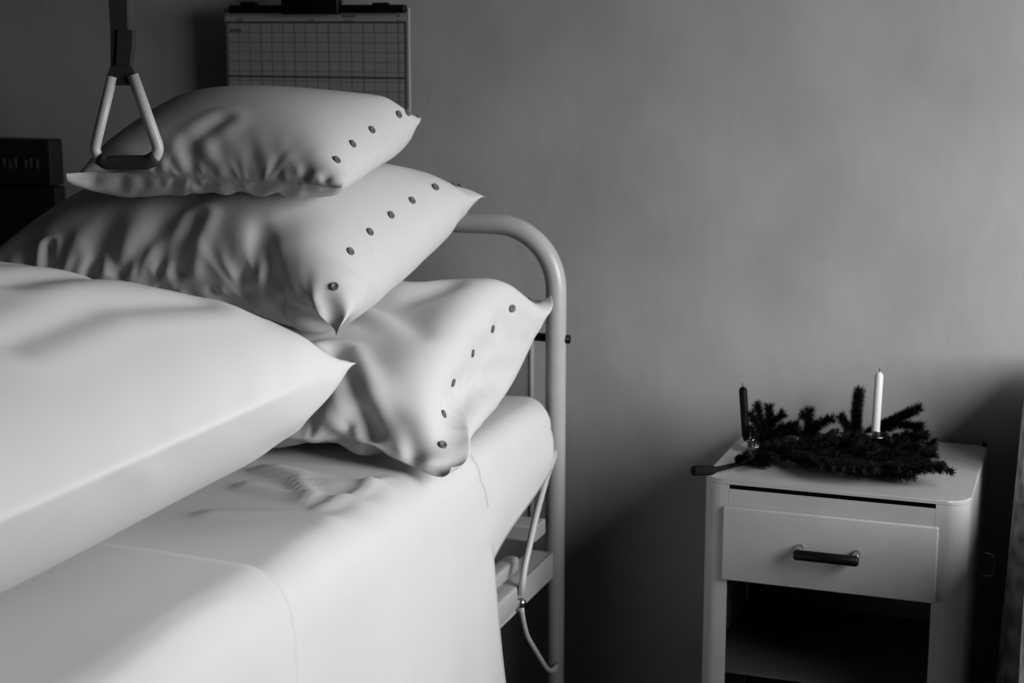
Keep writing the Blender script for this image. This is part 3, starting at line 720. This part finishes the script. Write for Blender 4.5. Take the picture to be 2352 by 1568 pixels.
fir('forked fir branch pointing out past the white candle', [([pt(1960, 1012, y4), pt(2000, 992, y4), pt(2050, 970, y4)], .003)],
    [[pt(1985, 998, y4), pt(2050, 965, y4), pt(2112, 935, y4)], [pt(1985, 998, y4), pt(2060, 975, y4 - .01), pt(2118, 979, y4 - .02)],
     [pt(2000, 990, y4), pt(2060, 962, y4 - .01), pt(2100, 945, y4 - .01)]], 37, ln=.0140)
lying = [  # pixel polyline on the cabinet top, twigs, length, lift
 ([(1690, 1052), (1900, 1046), (2128, 1038)], 12, .050, .012, 'long fir branch lying along the middle of the cabinet top'),
 ([(1790, 1040), (1950, 1062), (2128, 1052)], 12, .050, .014, 'dense fir branch lying in the middle of the heap'),
 ([(1840, 1052), (2000, 1076), (2158, 1078)], 11, .045, .010, 'fir branch along the front of the heap with a protruding tip'),
 ([(1870, 1062), (1980, 1082), (2078, 1092)], 9, .040, .010, 'short fir branch at the front edge of the heap'),
 ([(1760, 1034), (1900, 1022), (2105, 1018)], 12, .045, .012, 'fir branch lying at the back of the heap near the wall'),
 ([(1730, 1040), (1830, 1024), (1985, 1010)], 9, .040, .012, 'fir branch lying between the two candles'),
 ([(1900, 1040), (2010, 1034), (2122, 1030)], 9, .040, .030, 'raised bushy fir branch ending bluntly beside the white candle'),
 ([(1930, 1060), (2030, 1052), (2125, 1052)], 9, .035, .030, 'fir branch lying on top of the front of the heap')]
for k, (pl_, n, lg, lf_, lab) in enumerate(lying):
    P3 = [onz(x, y, NZ + .012 + .008 * (k % 3)) for x, y in pl_]
    tw = [P3] + spray(P3[0], P3[1], n, lg, .62, rng, lf_) + spray(P3[1], P3[2], n, lg, .55, rng, lf_)
    fir(lab, [(P3, .004)], tw, 50 + k, ln=.011, dens=5500)
zs = NZ + .011
st = [onz(1594, 1081, zs + .004), onz(1640, 1079, zs), onz(1700, 1065, zs), onz(1770, 1052, zs + .004)]
root = fir('thick cut fir stem sticking out over the cabinet corner', [(st, .0062)], [[onz(1705, 1062, zs + .006), onz(1770, 1046, zs + .02)], [onz(1690, 1062, zs + .008), onz(1722, 1042, zs + .028)], [onz(1715, 1060, zs), onz(1765, 1064, zs)]], 71)
lathe('cut_end', np.array(st[0]) , [(.0075, -.002), (.0085, .0), (.0088, .036), (.0065, .042)], M['bark'], root, 10, tuple(np.array(st[1]) - np.array(st[0])))

def candle(label, pb, ptp, r, m):
    pb, ptp = Vector(map(float, pb)), Vector(map(float, ptp)); ax = (ptp - pb); L = ax.length; ax.normalize()
    root = empty('candle', pb)
    lathe('wax', pb, [(r * .55, 0), (r * .75, L * .03), (r * .95, L * .09), (r, L * .14), (r, L * .93), (r * .8, L * .965), (r * .3, L * .995)], m, root, 18, ax)
    tube('wick', [pb + ax * L * .99, pb + ax * (L + .006)], .0008, M['wick'], root, 6)
    return tag(root, label, 'candle')
def holder(label, c, r, ax):
    c = Vector(map(float, c)); root = empty('candle_holder', (c.x, c.y, NZ))
    lathe('drip_pan', c, [(.004, 0), (r * .7, .001), (r, .005), (r * 1.02, .0065), (r * .9, .0055), (r * .5, .003), (.004, .0028)], M['chrome'], root, 22)
    lathe('cup', c + Vector((0, 0, .0025)), [(.006, 0), (.0075, .002), (.008, .012), (.0087, .013), (.0070, .0125), (.0065, .004)], M['chrome'], root, 16, ax)
    tube('clip', bend_path([c, c + Vector((.004, -.004, -.008)), (c.x + .003, c.y - .006, NZ + .001)], .004, 3), .0025, M['steel'], root, 8)
    return tag(root, label, 'holder')
yc1 = 2.83
b1, t1 = pt(1714, 1012, yc1), pt(1706, 887, yc1 + .005)
candle('dark candle standing at the left end of the fir branches', b1, t1, .0073, M['candle_dark'])['label'] = 'slim dark candle standing in the fir branches'
holder('shiny clip holder under the dark candle', pt(1726, 1028, yc1 - .005), .021, tuple(Vector(t1) - Vector(b1)))
yc2 = 2.865
b2, t2 = pt(2010, 1004, yc2), pt(2020, 853, yc2 - .003)
candle('tall white candle standing in the fir branches', b2, t2, .0074, M['candle_white'])
holder('clip holder under the white candle', pt(2012, 1007, yc2), .019, tuple(Vector(t2) - Vector(b2)))

# ------------------------------------------------------------------ upholstered armchair beside the cabinet (guessed from its edge; unseen bulk shaped to shade the cabinet)
m = mat('mottled_upholstery', .50, .95, noise=(38, 5, .6, (1, 1, .7)))
ax0 = float(ony(2320, 1400, 2.80)[0])
arm = tag(empty('armchair', (ax0 + .33, 2.6, 0)), 'guessed armchair in pale mottled fabric, unseen bulk shaped to shade the cabinet', 'armchair')
def soft_box(name, lo, hi, bev, shear=0.0):
    bm = bmesh.new(); add_box(bm, lo, hi, bev, 4)
    for v in bm.verts: v.co.x += shear * (v.co.z - lo[2]) if v.co.x < (lo[0] + hi[0]) / 2 else 0
    return bm_obj(name, bm, m, arm, True)
soft_box('backrest', (ax0 - .024, 2.80, .22), (ax0 + .66, 3.0, .95), .03, .035)
soft_box('armrest', (ax0 + .035, 2.34, .22), (ax0 + .12, 2.81, .80), .03); soft_box('armrest', (ax0 + .56, 2.34, .22), (ax0 + .66, 2.81, .80), .03)  # armrests raised to shade the cabinet's side panel
soft_box('seat', (ax0 + .13, 2.20, .22), (ax0 + .56, 2.81, .43), .03)
for x in (ax0 + .06, ax0 + .60):
    for y in (2.28, 2.94):
        tube('leg', [(x, y, .225), (x, y, 0)], [.02, .014], M['darkbox'], arm, 10)
